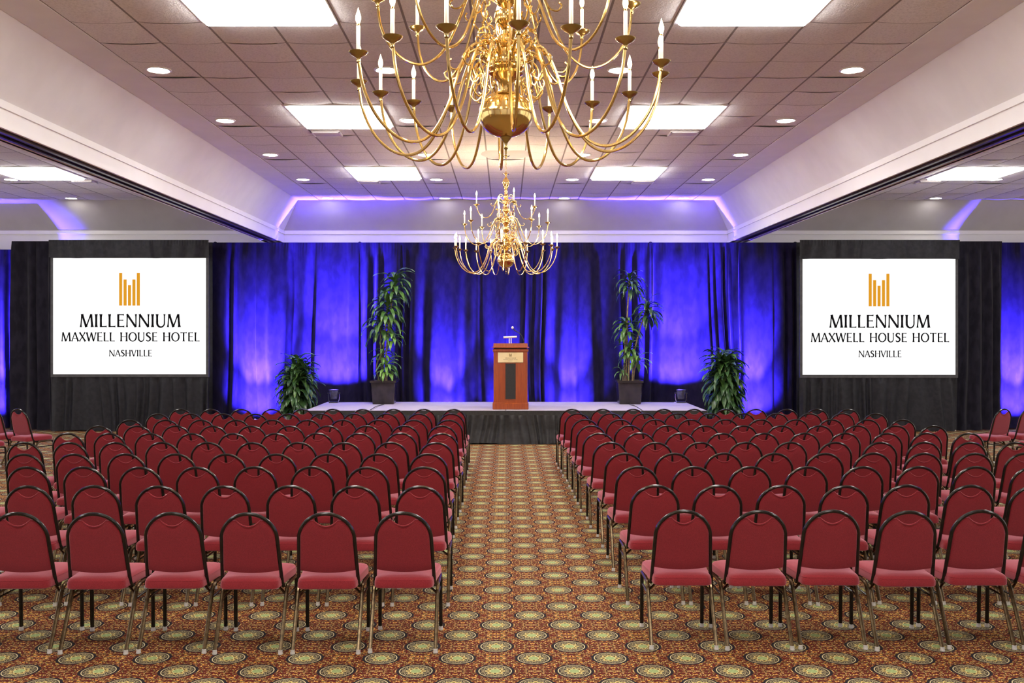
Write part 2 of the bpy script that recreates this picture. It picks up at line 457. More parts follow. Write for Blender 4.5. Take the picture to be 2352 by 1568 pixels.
def arm_mesh(kind):
    p = ARMS[kind]; B = MB()
    B.tube([(r, 0, z) for r, z in [(q.x, q.y) for q in crom([Vector((a, b, 0)) for a, b in p], 6)]], .0078 if kind == 'lower' else .0070, 8)
    ar, az = p[2]
    k = {'lower': 1.0, 'middle': .9, 'upper': .8}[kind]
    # outward hook, inward crest curl, and two scrolls under the shoulder
    B.tube(crom([(ar + .065 * k, 0, az - .06 * k), (ar + .105 * k, 0, az - .135 * k), (ar + .15 * k, 0, az - .15 * k), (ar + .175 * k, 0, az - .12 * k), (ar + .16 * k, 0, az - .10 * k)], 5), [.005] * 20 + [.006], 6)
    B.tube(spiral(ar - .035 * k, az + .055 * k, .045 * k, .014 * k, -60, 330), .0048, 6)
    B.tube(crom([(ar - .07 * k, 0, az - .09 * k), (ar + .00 * k, 0, az - .05 * k), (ar + .045 * k, 0, az - .10 * k), (ar + .02 * k, 0, az - .17 * k), (ar - .01 * k, 0, az - .15 * k), (ar + .0, 0, az - .125 * k)], 5), .0052, 6)
    B.tube(crom([(ar + .02 * k, 0, az - .17 * k), (ar + .035 * k, 0, az - .23 * k), (ar + .005 * k, 0, az - .27 * k), (ar - .025 * k, 0, az - .245 * k), (ar - .012 * k, 0, az - .225 * k)], 5), .0048, 6)
    for q in ((ar - .02, az), (ar + .05 * k, az - .03 * k)):
        B.lathe([(.002, -.012), (.012, -.006), (.012, .006), (.002, .012)], 8, (q[0], 0, q[1]))
    return B
arm_me = {k: arm_mesh(k).mesh('arm', M['brass']) for k in ARMS}
pan_me = MB().lathe([(.006, -.052), (.011, -.046), (.008, -.036), (.012, -.026), (.022, -.020), (.036, -.012), (.046, -.002), (.0475, .002), (.044, .002), (.034, -.006), (.020, -.008), (.0185, .008), (.014, .010), (.001, .010)], 24).mesh('drip_pan', M['brass_dark'])
candle_me = MB().lathe([(.0098, .008), (.0098, .125), (.0085, .127), (.001, .127)], 14).mesh('candle_sleeve', M['candle_white'])
collar_me = MB().lathe([(.0085, .126), (.0088, .136), (.007, .139), (.001, .139)], 14).mesh('bulb_collar', M['brass'])
bulb_me = MB().lathe([(.006, .138), (.0105, .148), (.0135, .160), (.0128, .174), (.0095, .187), (.0055, .199), (.0022, .210), (.0006, .216)], 14).mesh('bulb', M['bulb_glow'])
STEM = [(.004, 2.60), (.010, 2.595), (.014, 2.57), (.052, 2.565), (.058, 2.555), (.030, 2.545), (.014, 2.535), (.013, 2.505), (.028, 2.485), (.050, 2.462), (.058, 2.425), (.057, 2.395), (.048, 2.36), (.030, 2.325), (.020, 2.31),
        (.028, 2.30), (.026, 2.25), (.019, 2.24), (.034, 2.225), (.042, 2.20), (.036, 2.175), (.022, 2.165), (.040, 2.15), (.052, 2.12), (.050, 2.09), (.030, 2.065), (.022, 2.04), (.034, 2.02), (.056, 2.00), (.061, 1.98), (.052, 1.955), (.030, 1.94), (.018, 1.92),
        (.020, 1.90), (.045, 1.885), (.066, 1.85), (.070, 1.81), (.060, 1.775), (.036, 1.75), (.020, 1.74), (.034, 1.73), (.058, 1.72), (.064, 1.69), (.052, 1.655), (.030, 1.64), (.018, 1.625), (.022, 1.605), (.042, 1.59), (.048, 1.565), (.03, 1.545),
        (.04, 1.535), (.078, 1.515), (.092, 1.48), (.094, 1.445), (.088, 1.435), (.094, 1.425), (.080, 1.41), (.090, 1.395), (.070, 1.38), (.050, 1.365), (.034, 1.345), (.028, 1.31), (.034, 1.30), (.03, 1.29)]
def chandelier(y, lows, mids, ups, label, dz=0.0):
    t = thing('chandelier', label, 'chandelier', (0.0, y, H - .045), 0, 'brass chandeliers')
    MB().lathe([(r, z) for r, z in STEM[::-1]], 28).build('stem', M['brass'], t)
    bz = 1.188
    prof = [(.143 * sin(a), bz - .122 * cos(a)) for a in [pi * i / 22 for i in range(1, 22)]]
    prof = prof[:11] + [(.1465, bz - .006), (.1465, bz + .006)] + prof[11:]
    MB().lathe(prof, 36).build('ball', M['brass'], t)
    MB().lathe([(.002, .975), (.006, .985), (.005, 1.0), (.012, 1.012), (.006, 1.025), (.010, 1.04), (.022, 1.055), (.03, 1.068)], 16).build('finial', M['brass_dark'], t)
    # chain and ceiling canopy
    C = MB(); z = 2.605; i = 0
    while z < CZ - H - .015:
        L = [(.011 * cos(a), 0, z + .019 + .019 * sin(a)) if i % 2 else (0, .011 * cos(a), z + .019 + .019 * sin(a)) for a in [2 * pi * k / 12 for k in range(12)]]
        C.tube(L, .0028, 5, closed=True); z += .031; i += 1
    C.build('chain', M['brass'], t)
    top = CZ - H + .045
    MB().lathe([(.004, top - .075), (.016, top - .07), (.02, top - .05), (.055, top - .04), (.072, top - .015), (.075, top)], 24).build('canopy', M['brass'], t)
    for kind, angs in (('lower', lows), ('middle', mids), ('upper', ups)):
        er, ez = ARMS[kind][-1]
        for a in angs:
            ar = link('arm', arm_me[kind], t); ar.rotation_euler = (0, 0, radians(a))
            for nm, me in (('drip_pan', pan_me), ('candle_sleeve', candle_me), ('bulb_collar', collar_me), ('bulb', bulb_me)):
                o = link(nm, me, ar); o.location = (er, 0, ez + .03)
            L = bpy.data.lights.new('bulb_lamp', 'POINT'); L.energy = BULB_W; L.color = (1.0, .74, .45); L.shadow_soft_size = .035
            lo = link('lamp', L, ar); lo.location = (er, 0, ez + .20)
chandelier(4.98, [-152, -130, -109, -86, -69, -47, -16, 0, 30, 51, 71, 93, 114, 132, 151, 169], [4 + 45 * i for i in range(8)], [0, 90, 180, 270], 'large brass chandelier hanging nearest, above the first rows of chairs')
chandelier(15.05, [-5, -30, -46, -68, -95, -121, -163, 177, 157, 144, 127, 108, 86, 64, 41, 22], [-9 + 45 * i for i in range(8)], [15, 105, 195, 285], 'brass three-tier chandelier hanging farther back, in front of the stage curtain')
MB().lathe([(.001, -.028), (.14, -.034), (.16, -.026), (.30, -.03), (.36, -.022), (.40, -.004), (.41, 0)], 40, (0, 15.05, CZ)).build('ceiling_medallion', M['header_grey'])
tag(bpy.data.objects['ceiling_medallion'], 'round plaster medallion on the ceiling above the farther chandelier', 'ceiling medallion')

# ------------------------------------------------------------------ lettering
def ribbon(B, pts, ws, y):
    """flat variable-width stroke in the xz plane"""
    P = [Vector((p[0], p[1])) for p in pts]; L = []; R_ = []
    for i, p in enumerate(P):
        t = P[min(i + 1, len(P) - 1)] - P[max(i - 1, 0)]
        n = Vector((-t.y, t.x)).normalized() * ws[i] / 2
        L.append((p.x + n.x, p.y + n.y)); R_.append((p.x - n.x, p.y - n.y))
    B.append((L, R_))
def glyph(ch):
    """list of strokes (points, widths); cap height 1; returns strokes, advance"""
    T, t = .152, .090; S_ = []
    def st(a, b, w, e0=1.35, e1=1.35):
        pts = [(a[0] + (b[0] - a[0]) * k, a[1] + (b[1] - a[1]) * k) for k in (0, .06, .2, .5, .8, .94, 1)]
        S_.append((pts, [w * e0, w * (1 + (e0 - 1) * .45), w * 1.0, w * .92, w * 1.0, w * (1 + (e1 - 1) * .45), w * e1]))
    def arc(cx, cz, rx, rz, a0, a1, wf, n=24):
        pts = []; ws = []
        for i in range(n + 1):
            a = radians(a0 + (a1 - a0) * i / n)
            pts.append((cx + rx * cos(a), cz + rz * sin(a))); ws.append(wf(a))
        S_.append((pts, ws))
    if ch == 'M': st((.07, 0), (.15, 1), t, 1.9, 1); st((.16, 1), (.47, .0), T); st((.47, .02), (.80, 1), t, 1, 1); st((.82, 1), (.90, 0), T, 1.1, 1.6); adv = 1.0
    elif ch == 'I': st((.14, 0), (.14, 1), T, 1.6, 1.6); adv = .29
    elif ch == 'L': st((.14, 0), (.14, 1), T, 1.0, 1.6); st((.10, .04), (.56, .045), .08, 1, 2.0); adv = .58
    elif ch == 'E': st((.14, 0), (.14, 1), T, 1.0, 1.0); st((.10, .04), (.58, .045), .08, 1, 2.0); st((.14, .53), (.50, .53), .07, 1, 1.8); st((.08, .96), (.55, .955), .08, 1, 1.9); adv = .62
    elif ch == 'N': st((.10, 0), (.12, 1), t, 1.8, 1); st((.10, 1), (.74, 0), T, 1, 1); st((.75, 0), (.75, 1), t, 1, 1.9); adv = .86
    elif ch == 'U':
        st((.13, .32), (.13, 1), T, 1, 1.6); st((.66, 0.3), (.66, 1), t, 1, 1.9)
        arc(.395, .32, .265, .32, 180, 360, lambda a: T + (t - T) * (cos(a) + 1) / 2); adv = .79
    elif ch == 'A': st((.03, 0), (.36, 1), t, 1.9, 1); st((.36, 1), (.70, 0), T, 1, 1.5); st((.16, .34), (.58, .34), .07, 1, 1); adv = .73
    elif ch == 'X': st((.06, 1), (.66, 0), T, 1.4, 1.4); st((.04, 0), (.63, 1), t, 1.9, 1.9); adv = .70
    elif ch == 'W': st((.05, 1), (.28, 0), T, 1.4, .8); st((.28, 0), (.52, .95), t); st((.52, 1), (.76, 0), T, 1, .8); st((.76, 0), (1.0, 1), t, 1, 1.9); adv = 1.03
    elif ch == 'H': st((.14, 0), (.14, 1), T, 1.6, 1.6); st((.70, 0), (.70, 1), T, 1.6, 1.6); st((.14, .52), (.70, .52), .07, 1, 1); adv = .84
    elif ch == 'O': arc(.44, .5, .36, .475, 0, 360, lambda a: t + (T - t) * abs(cos(a)) ** 1.3, 40); adv = .88
    elif ch == 'T': st((.36, 0), (.36, 1), T, 1.6, 1.0); st((.03, .955), (.69, .955), .085, 1.8, 1.8); adv = .72
    elif ch == 'V': st((.05, 1), (.37, 0), T, 1.4, .8); st((.37, 0), (.68, 1), t, 1, 1.9); adv = .72
    elif ch == 'S':
        q = crom([Vector((a, b, 0)) for a, b in ((.50, .83), (.40, .945), (.25, .95), (.13, .84), (.14, .68), (.30, .54), (.46, .40), (.49, .22), (.37, .07), (.20, .045), (.07, .16))], 4)
        n = len(q); S_.append(([(p.x, p.y) for p in q], [t * 1.2 + (T - t * .9) * sin(pi * i / (n - 1)) ** 2 for i in range(n)])); adv = .58
    else: adv = .42
    return S_, adv
def lettering(text, cx, zbase, cap, width, y):
    """raised letters facing -y; each word line is one mesh"""
    strokes = []; x = 0.0
    for ch in text:
        s_, adv = glyph(ch)
        for pts, ws in s_: strokes.append(([(p[0] + x, p[1]) for p in pts], ws))
        x += adv + .05
    x -= .05
    sx = width / x; B = MB(); th = .003
    for pts, ws in strokes:
        o = []; ribbon(o, pts, ws, 0); L, R_ = o[0]
        front = [(cx + (p[0] - x / 2) * sx, y, zbase + p[1] * cap) for p in L], [(cx + (p[0] - x / 2) * sx, y, zbase + p[1] * cap) for p in R_]
        n = len(L); vs = front[0] + front[1]; vs += [(p[0], p[1] + th, p[2]) for p in vs]
        fs = []
        for i in range(n - 1):
            fs += [(i, i + 1, n + i + 1, n + i), (2 * n + i, 3 * n + i, 3 * n + i + 1, 2 * n + i + 1), (i, 2 * n + i, 2 * n + i + 1, i + 1), (n + i, n + i + 1, 3 * n + i + 1, 3 * n + i)]
        fs += [(0, n, 3 * n, 2 * n), (n - 1, 3 * n - 1, 4 * n - 1, 2 * n - 1)]
        B.add(vs, fs)
    return B
def logo_bars(cx, z0, wbar, pitch, heights, y, th=.003):
    B = MB()
    for i, hgt in enumerate(heights):
        x = cx + (i - 2) * pitch; B.box(x - wbar / 2, x + wbar / 2, y, y + th, z0, z0 + hgt)
    return B

# ------------------------------------------------------------------ drapes
def profile(x0, x1, seed, wide, flats=()):
    r = random.Random(seed); ks = [x0 - .5]; vs = [0.0]; up = 1
    while ks[-1] < x1 + .5:
        fl = [f for f in flats if f[0] <= ks[-1] < f[1] - .05]
        wd = r.uniform(.07, .24) if fl else r.choice(wide) * r.uniform(.75, 1.25)
        nx = [f[0] for f in flats if ks[-1] < f[0] < ks[-1] + wd]
        if nx: wd = max(nx[0] - ks[-1], .03)
        ks.append(ks[-1] + wd); up = -up
        vs.append((.5 + up * r.uniform(.12, .38)) if fl else up * r.uniform(.35, 1.0) * min(1.0, .55 + wd * 2.5))
    def f(x):
        lo, hi = 0, len(ks) - 1
        while hi - lo > 1:
            m_ = (lo + hi) // 2
            if ks[m_] <= x: lo = m_
            else: hi = m_
        t_ = min(max((x - ks[lo]) / (ks[hi] - ks[lo]), 0), 1); t_ = t_ * t_ * (3 - 2 * t_)
        return vs[lo] + (vs[hi] - vs[lo]) * t_
    return f
def cloth(x0, x1, y, z0, z1, seed, wide=(.07, .09, .12, .16, .30), amp=.05, header=.13, step=.016, nv=26, flare=0.0, drift=.10, flats=()):
    pf = profile(x0, x1, seed, wide, flats); nu = max(int((x1 - x0) / step), 8); hgt = z1 - z0; r = random.Random(seed + 5)
    ph = [r.uniform(0, 6.28) for _ in range(4)]
    def fn(u, v):
        v = v if v < .85 else .85 + (v - .85)
        z = z0 + hgt * v; x = x0 + (x1 - x0) * u
        dz = z1 - z
        q = x + drift * mnoise.noise(Vector((x * 1.1 + seed, z * .35, 0))) * (1 - v) * 1.6
        A = amp * (.55 + .45 * min(dz / max(hgt, .01) * 2.5, 1))
        d = A * pf(q) + .012 * mnoise.noise(Vector((x * 5, z * 1.2, seed * 1.3)))
        if header > 0 and dz < header * 1.6:
            kk = 1 - min(max((dz - header) / (header * .6), 0), 1)
            g1 = .010 * sin(x * 105 + ph[0] + 2 * sin(x * 9 + ph[1])) + .006 * sin(x * 173 + ph[2])
            d = d * (1 - .75 * kk) + g1 * kk
            if dz < .03: d = d * (dz / .03)
        fl = flare * max(0, .25 - (z - z0)) * 2
        return (x, y - d - fl, z + (.012 * sin(x * 4 + ph[3]) * (1 - v) if v < .02 else 0))
    return MB().surf(fn, nu, nv)
YD = 19.97; ZT = 3.91
def drape(x0, x1, y, z1, seed, label, mt='blue_velvet', wide=(.07, .09, .12, .16, .30), group='black pipe and drape curtains', z0=.012, amp=.115, flats=()):
    x0 -= .012; x1 += .012
    t = thing('stage_drape', label, 'curtain', ((x0 + x1) / 2, y, 0), 0, group)
    c_ = cloth(x0 - (x0 + x1) / 2, x1 - (x0 + x1) / 2, 0, z0, z1, seed, wide, amp, flats=[(a - (x0 + x1) / 2, b - (x0 + x1) / 2) for a, b in flats])
    # the cloth doubles back over the rod, so it has two faces a finger apart at the top
    c_.build('cloth', M[mt], t, angle=80)
    hw = (x1 - x0) / 2 - .04
    MB().tube([(-hw, .028, z1 - .02), (hw, .028, z1 - .02)], .019, 10).build('rod', M['black_metal'], t)
    return t
W1 = (.06, .08, .10, .14, .34)
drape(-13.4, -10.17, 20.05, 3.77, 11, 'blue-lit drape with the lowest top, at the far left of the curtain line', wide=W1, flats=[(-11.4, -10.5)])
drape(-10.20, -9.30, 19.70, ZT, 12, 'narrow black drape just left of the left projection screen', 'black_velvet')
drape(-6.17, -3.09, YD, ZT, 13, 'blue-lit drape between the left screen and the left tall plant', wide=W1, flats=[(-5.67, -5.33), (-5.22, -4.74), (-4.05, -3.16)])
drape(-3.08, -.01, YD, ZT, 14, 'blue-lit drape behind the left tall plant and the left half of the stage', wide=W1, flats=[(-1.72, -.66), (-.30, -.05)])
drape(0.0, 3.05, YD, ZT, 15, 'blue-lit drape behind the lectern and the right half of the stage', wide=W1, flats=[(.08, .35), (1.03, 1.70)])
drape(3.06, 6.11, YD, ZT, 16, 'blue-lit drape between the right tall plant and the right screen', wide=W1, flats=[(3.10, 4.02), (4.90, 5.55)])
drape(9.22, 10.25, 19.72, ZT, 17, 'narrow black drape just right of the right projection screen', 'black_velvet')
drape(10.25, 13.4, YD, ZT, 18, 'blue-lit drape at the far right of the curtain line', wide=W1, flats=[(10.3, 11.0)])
def pole(x, y, label, lit=False):
    t = thing('drape_pole', label, 'pole', (x, y, 0), 0, 'upright drape poles')
    MB().lathe([(.021, .02), (.021, 2.0), (.019, 2.01), (.019, ZT - .03), (.001, ZT - .03)], 12).build('upright', M['chrome'], t)
    MB().bbox(-.16, .16, -.055, .055, 0, .012, .004).build('base_plate', M['screen_frame'], t)
    MB().lathe([(.020, ZT - .03), (.034, ZT - .02), (.038, ZT + .01), (.026, ZT + .03), (.001, ZT + .036)], 12).build('cap', M['rubber'], t)
for x, y, l in ((-9.265, 19.88, 'drape pole showing in the gap left of the left screen'), (-6.14, 20.14, 'drape pole at the right edge of the left screen'),
             (-3.085, 20.14, 'drape pole behind the left tall plant'), (0.0, 20.14, 'drape pole behind the lectern'), (3.055, 20.14, 'drape pole behind the right tall plant'),
             (6.11, 20.14, 'drape pole at the left edge of the right screen'), (9.20, 19.88, 'drape pole showing in the gap right of the right screen')):
    pole(x, y, l)

# ------------------------------------------------------------------ projection screens
def screen(cx, label, seed, x0, x1, dtop):
    y = 19.5; u = y / F
    t = thing('projection_screen', label, 'projection screen', (cx, y, 0), 0, 'projection screens')
    zt = H + (VY - 592.5 - dtop) * u; zb = H + (VY - 859 - dtop) * u; hw = 351 * u / 2
    MB().box(-hw, hw, 0, .012, zb, zt).build('screen_surface', M['screen_white'], t, smooth=False)
    f = MB(); e = .055
    f.box(-hw - e, hw + e, .004, .05, zt, zt + e); f.box(-hw - e, hw + e, .004, .05, zb - e * 1.1, zb)
    f.box(-hw - e, -hw, .004, .05, zb, zt); f.box(hw, hw + e, .004, .05, zb, zt)
    f.build('frame', M['screen_frame'], t, smooth=False)
    for s in (-1, 1):
        L = MB().box(s * (hw + .0) - .025, s * (hw + .0) + .025, .06, .10, 0, zb + .3); L.box(s * hw - .03, s * hw + .03, .03, .2, 0, .03)
        L.build('leg', M['chrome'], t, smooth=False)
    cloth(-hw - .06, hw + .05, .02, .015, zb - .03, seed, (.05, .07, .10, .16), .06, .06, .014, 18).build('skirt', M['black_poly'], t, angle=80)
    cloth(-hw - .07, hw + .07, -.045, zt + .005, ZT + .005, seed + 3, (.10, .16, .22), .022, .04, .014, 8).build('valance', M['black_poly'], t, angle=80)
    cloth(-hw - .06, hw + .06, .235, .012, ZT - .02, seed + 9, (.08, .12, .2), .03, .06, .03, 8).build('spill_block_cloth', M['black_poly'], t, angle=80)  # unseen cloth added behind the screen to keep uplight spill off the header
    k = u / 3.409                                     # one unit of the enlarged view
    def Z(v): return zt - (v - 186) * k
    ox = 740.0
    logo_bars(0, Z(558), 24 * k, 34.6 * k, [255 * k, 205 * k, 161 * k, 205 * k, 255 * k], -.003).build('logo', M['screen_gold'], t, smooth=False)
    lettering('MILLENNIUM', (746 - ox) * k, Z(726), 101 * k, 790 * k, -.003).build('lettering', M['screen_ink'], t, smooth=False)
    lettering('MAXWELL HOUSE HOTEL', (748 - ox) * k, Z(838), 71 * k, 1083 * k, -.003).build('lettering', M['screen_ink'], t, smooth=False)
    lettering('NASHVILLE', (748 - ox) * k, Z(956), 51 * k, 338 * k, -.003).build('lettering', M['screen_ink'], t, smooth=False)
screen((297.5 - VX) * 19.5 / F, 'lit white projection screen with hotel logo, left of the stage', 31, 0, 0, 0)
screen((2019 - VX) * 19.5 / F, 'lit white projection screen with hotel logo, right of the stage', 41, 0, 0, 1.5)

# ------------------------------------------------------------------ stage
SX, SY0, SY1, SZ = 3.64, 17.28, 19.45, .61
st_ = thing('stage', 'low carpeted stage platform with a pleated black skirt', 'stage', (0, SY0, 0))
D = SY1 - SY0
for x0, x1 in ((-SX, -2.452), (-2.436, -.004), (.004, 2.452 + .03), (2.498, SX)):
    for a, b_ in ((0, D / 2 - .002), (D / 2 + .002, D)):
        MB().bbox(x0, x1, a + .012, b_, SZ - .05, SZ, .004).build('deck_panel', M['stage_carpet'], st_, smooth=False)
fr = MB(); fr.box(-SX, SX, -.004, .012, SZ - .085, SZ - .004)
fr.box(-SX - .012, -SX, -.004, D, SZ - .085, SZ - .004); fr.box(SX, SX + .012, -.004, D, SZ - .085, SZ - .004)
fr.build('edge_trim', M['rubber'], st_, smooth=False)
sk = cloth(-SX, SX, -.004, .012, SZ - .085, 51, (.035, .05, .07, .09), .040, .02, .010, 12, flare=.08)
def side_skirt(s):
    pf = profile(0, D, 60 + s, (.05, .07, .09))
    return MB().surf(lambda u, v: (s * (SX + .01 + .018 * pf(u * D)), u * D, .012 + v * (SZ - .09)), 120, 6)
for s in (-1, 1):
    q = side_skirt(s); sk.add(q.v, q.f)
sk.build('skirt', M['black_satin'], st_, angle=80)
un = MB().box(-SX + .05, SX - .05, .06, D - .02, .30, SZ - .05)
un.build('understructure', M['rubber'], st_, smooth=False)

# ------------------------------------------------------------------ lectern
lx, ly = .085, 17.46 + .02
le = thing('lectern', 'cherry wood lectern with a brass name plate at the front of the stage', 'lectern', (lx, ly, SZ))
P = MB().bbox(-.33, .33, 0, .50, 0, .115, .008); P.bbox(-.322, .322, .008, .49, .115, .128, .005); P.build('plinth', M['cherry_wood'], le)
bd = MB()
bd.bbox(-.312, .312, .02, .48, .12, 1.06, .006)
bd.build('body', M['cherry_wood'], le)
MB().bbox(-.327, .327, .006, .49, 1.055, 1.115, .010).build('moulding', M['cherry_wood'], le)
MB().bbox(-.30, .30, .03, .47, 1.11, 1.135, .004).build('recess', M['rubber'], le)
MB().bbox(-.345, .345, -.03, .50, 1.132, 1.146, .005).build('shelf', M['cherry_wood'], le)
tp = MB().add([(-.316, -.005, 1.146), (.316, -.005, 1.146), (.316, .47, 1.146), (-.316, .47, 1.146), (-.312, 0, 1.215), (.312, 0, 1.215), (.312, .47, 1.17), (-.312, .47, 1.17)],
              [(0, 3, 2, 1), (4, 5, 6, 7), (0, 1, 5, 4), (1, 2, 6, 5), (2, 3, 7, 6), (3, 0, 4, 7)])
tp.build('reading_top', M['cherry_wood'], le, smooth=False)
MB().bbox(-.231, .231, .008, .021, .862, 1.047, .004).build('name_plate', M['plate_gold'], le)
pl = [c_ for c_ in bpy.data.objects if c_.name == 'name_plate'][0]
logo_bars(0, .972, .0075, .0095, [.055, .044, .034, .044, .055], .0065, .002).build('logo', M['plate_ink'], pl, smooth=False)
lettering('MILLENNIUM', 0, .934, .022, .195, .0065).build('lettering', M['plate_ink'], pl, smooth=False)
lettering('MAXWELL HOUSE HOTEL', 0, .908, .017, .265, .0065).build('lettering', M['plate_ink'], pl, smooth=False)
lettering('NASHVILLE', 0, .886, .011, .085, .0065).build('lettering', M['plate_ink'], pl, smooth=False)
MB().box(-.094, .094, .012, .03, .19, .845).build('speaker_grille', M['grille_cloth'], le, smooth=False)
gb = MB()
for x0, x1, z0, z1 in ((-.10, .10, .183, .19), (-.10, .10, .845, .851), (-.10, -.094, .19, .845), (.094, .10, .19, .845)): gb.box(x0, x1, .010, .024, z0, z1)
gb.build('grille_border', M['cherry_wood'], le, smooth=False)
# reading lamp and microphone on top
tz = SZ + 1.178
rl = thing('reading_lamp', 'small white bar reading lamp on top of the lectern', 'lamp', (lx - .005, ly + .30, tz))
MB().bbox(-.05, .05, -.04, .04, .01, .03, .005).build('base', M['white_plastic'], rl)
for s in (-1, 1): MB().tube([(s * .017, 0, .02), (s * .017, 0, .135)], .009, 8).build('post', M['white_plastic'], rl)
MB().tube([(-.125, 0, .145), (.125, 0, .155)], [.019, .019], 10).build('lamp_bar', M['white_plastic'], rl)
mc = thing('gooseneck_microphone', 'black gooseneck microphone bending over the lectern top', 'microphone', (lx + .25, ly + .28, tz))
MB().lathe([(.03, 0.012), (.03, .02), (.012, .03), (.008, .045)], 14).build('base', M['rubber'], mc)
MB().tube(crom([(0, 0, .03), (-.005, 0, .09), (-.04, 0, .17), (-.09, 0, .225), (-.15, 0, .26)], 6), .007, 8).build('neck', M['rubber'], mc)
MB().tube(crom([(-.14, 0, .255), (-.17, 0, .275), (-.195, 0, .305)], 4), .011, 8).build('body', M['rubber'], mc)
MB().lathe([(.003, -.026), (.016, -.02), (.024, -.004), (.024, .008), (.016, .022), (.003, .026)], 14, (-.213, 0, .325)).build('windscreen', M['white_plastic'], mc)

# ------------------------------------------------------------------ plants
def leaf(B, r, base, az, length, width, e0, e1, twist=0.0, n=8):
    p = Vector(base); dirh = Vector((cos(az), sin(az), 0)); side = Vector((-sin(az), cos(az), 0))
    vs = []; seg = length / n
    for i in range(n + 1):
        t = i / n; e = e0 + (e1 - e0) * (t ** .8)
        w = width * (min(1, .32 + 2.6 * t) if t < .3 else 1.0) * (1 - max(0, (t - .45) / .55) ** 1.7) * .5 + .0015
        up = Vector((-cos(az) * sin(e), -sin(az) * sin(e), cos(e)))
        s_ = (side * cos(twist * t) + up * sin(twist * t))
        wav = .006 * sin(t * 14 + az * 7)
        vs += [tuple(p + s_ * w + up * (w * .35 + wav)), tuple(p), tuple(p - s_ * w + up * (w * .35 - wav))]
        p = p + (dirh * cos(e) + Vector((0, 0, sin(e)))) * seg
    fs = []
    for i in range(n):
        a = i * 3; fs += [(a, a + 1, a + 4, a + 3), (a + 1, a + 2, a + 5, a + 4)]
    B.add(vs, fs)
def rosette(r, c, n, length, width, upright=.35, depth=.25):
    B = MB()
    for i in range(n):
        k = i / (n - 1); az = i * 2.39996 + r.uniform(-.3, .3)
        e0 = radians(78 - 72 * k ** .7 + r.uniform(-12, 12)); e1 = e0 - radians(90 + 75 * r.random() * (1 - upright) + 35 * k)
        e1 = max(e1, radians(-88))
        leaf(B, r, (c[0] + .012 * cos(az), c[1] + .012 * sin(az), c[2] - depth * k), az, length * r.uniform(.75, 1.12), width * r.uniform(.8, 1.15), e0, e1, r.uniform(-.5, .5))
    return B
def tall_plant(x, y, heads, canes, label, seed, px0):
    r = random.Random(seed); t = thing('tall_dracaena', label, 'potted plant', (x, y, SZ), 0, 'tall potted plants on the stage')
    # square tapering pot
    P_ = MB(); R = []
    def sq(hw, z, c=.02): return [(-hw + c, -hw, z), (hw - c, -hw, z), (hw, -hw + c, z), (hw, hw - c, z), (hw - c, hw, z), (-hw + c, hw, z), (-hw, hw - c, z), (-hw, -hw + c, z)]
    P_.rings([sq(.205, 0), sq(.212, .02), sq(.24, .42), sq(.258, .425), sq(.258, .465), sq(.238, .465), sq(.232, .42)], True, True)
    P_.build('pot', M['pot_glaze'], t, angle=30)
    MB().surf(lambda u, v: ((u - .5) * .45, (v - .5) * .45, .435 + .02 * mnoise.noise(Vector((u * 9, v * 9, seed)))), 14, 14).build('soil', M['soil'], t)
    for (pts, rad) in canes:
        MB().tube(crom(pts, 6), rad, 8).build('cane', M['cane_bark'], t)
    for (hx, hy, hz, n, L, w, mt, dp) in heads:
        f = rosette(r, (hx, hy, hz), n, L, w, depth=dp).build('foliage', M[mt], t, angle=60)
u = 19.1 / F
def hx(px, c): return (px - c) * u
def hz(py): return (VY - py) * u + H - SZ
yp = 19.0
c0 = 884.5; X0 = (c0 - VX) * 19.1 / F
tall_plant(X0, yp, [
    (hx(908, c0), .02, hz(640), 44, .46, .085, 'leaf_mid', .36), (hx(893, c0), -.05, hz(690), 42, .48, .09, 'leaf_mid', .38), (hx(874, c0), .05, hz(735), 32, .44, .085, 'leaf_mid', .3),
    (hx(904, c0), -.02, hz(770), 16, .34, .065, 'leaf_light', .12), (hx(881, c0), .0, hz(808), 16, .36, .06, 'leaf_mid', .12), (hx(890, c0), -.06, hz(833), 32, .34, .058, 'leaf_light', .2)],
    [([(.02, 0, .43), (.03, 0, .9), (.08, 0, 1.5), (hx(908, c0), .02, hz(640))], .017), ([(-.03, .04, .43), (-.02, .03, 1.1), (hx(893, c0), -.05, hz(690))], .015),
     ([(-.10, 0, .43), (-.16, .02, .75), (hx(881, c0), 0, hz(808))], .011), ([(.05, -.06, .43), (.06, -.06, .6), (hx(890, c0), -.06, hz(833))], .013), ([(-.05, .06, .43), (-.08, .05, 1.0), (hx(874, c0), .05, hz(735))], .012)],
    'tall dracaena in a dark square pot left of the lectern, with full leafy top', 5, c0)
c1 = 1443.0; X1 = (c1 - VX) * 19.1 / F
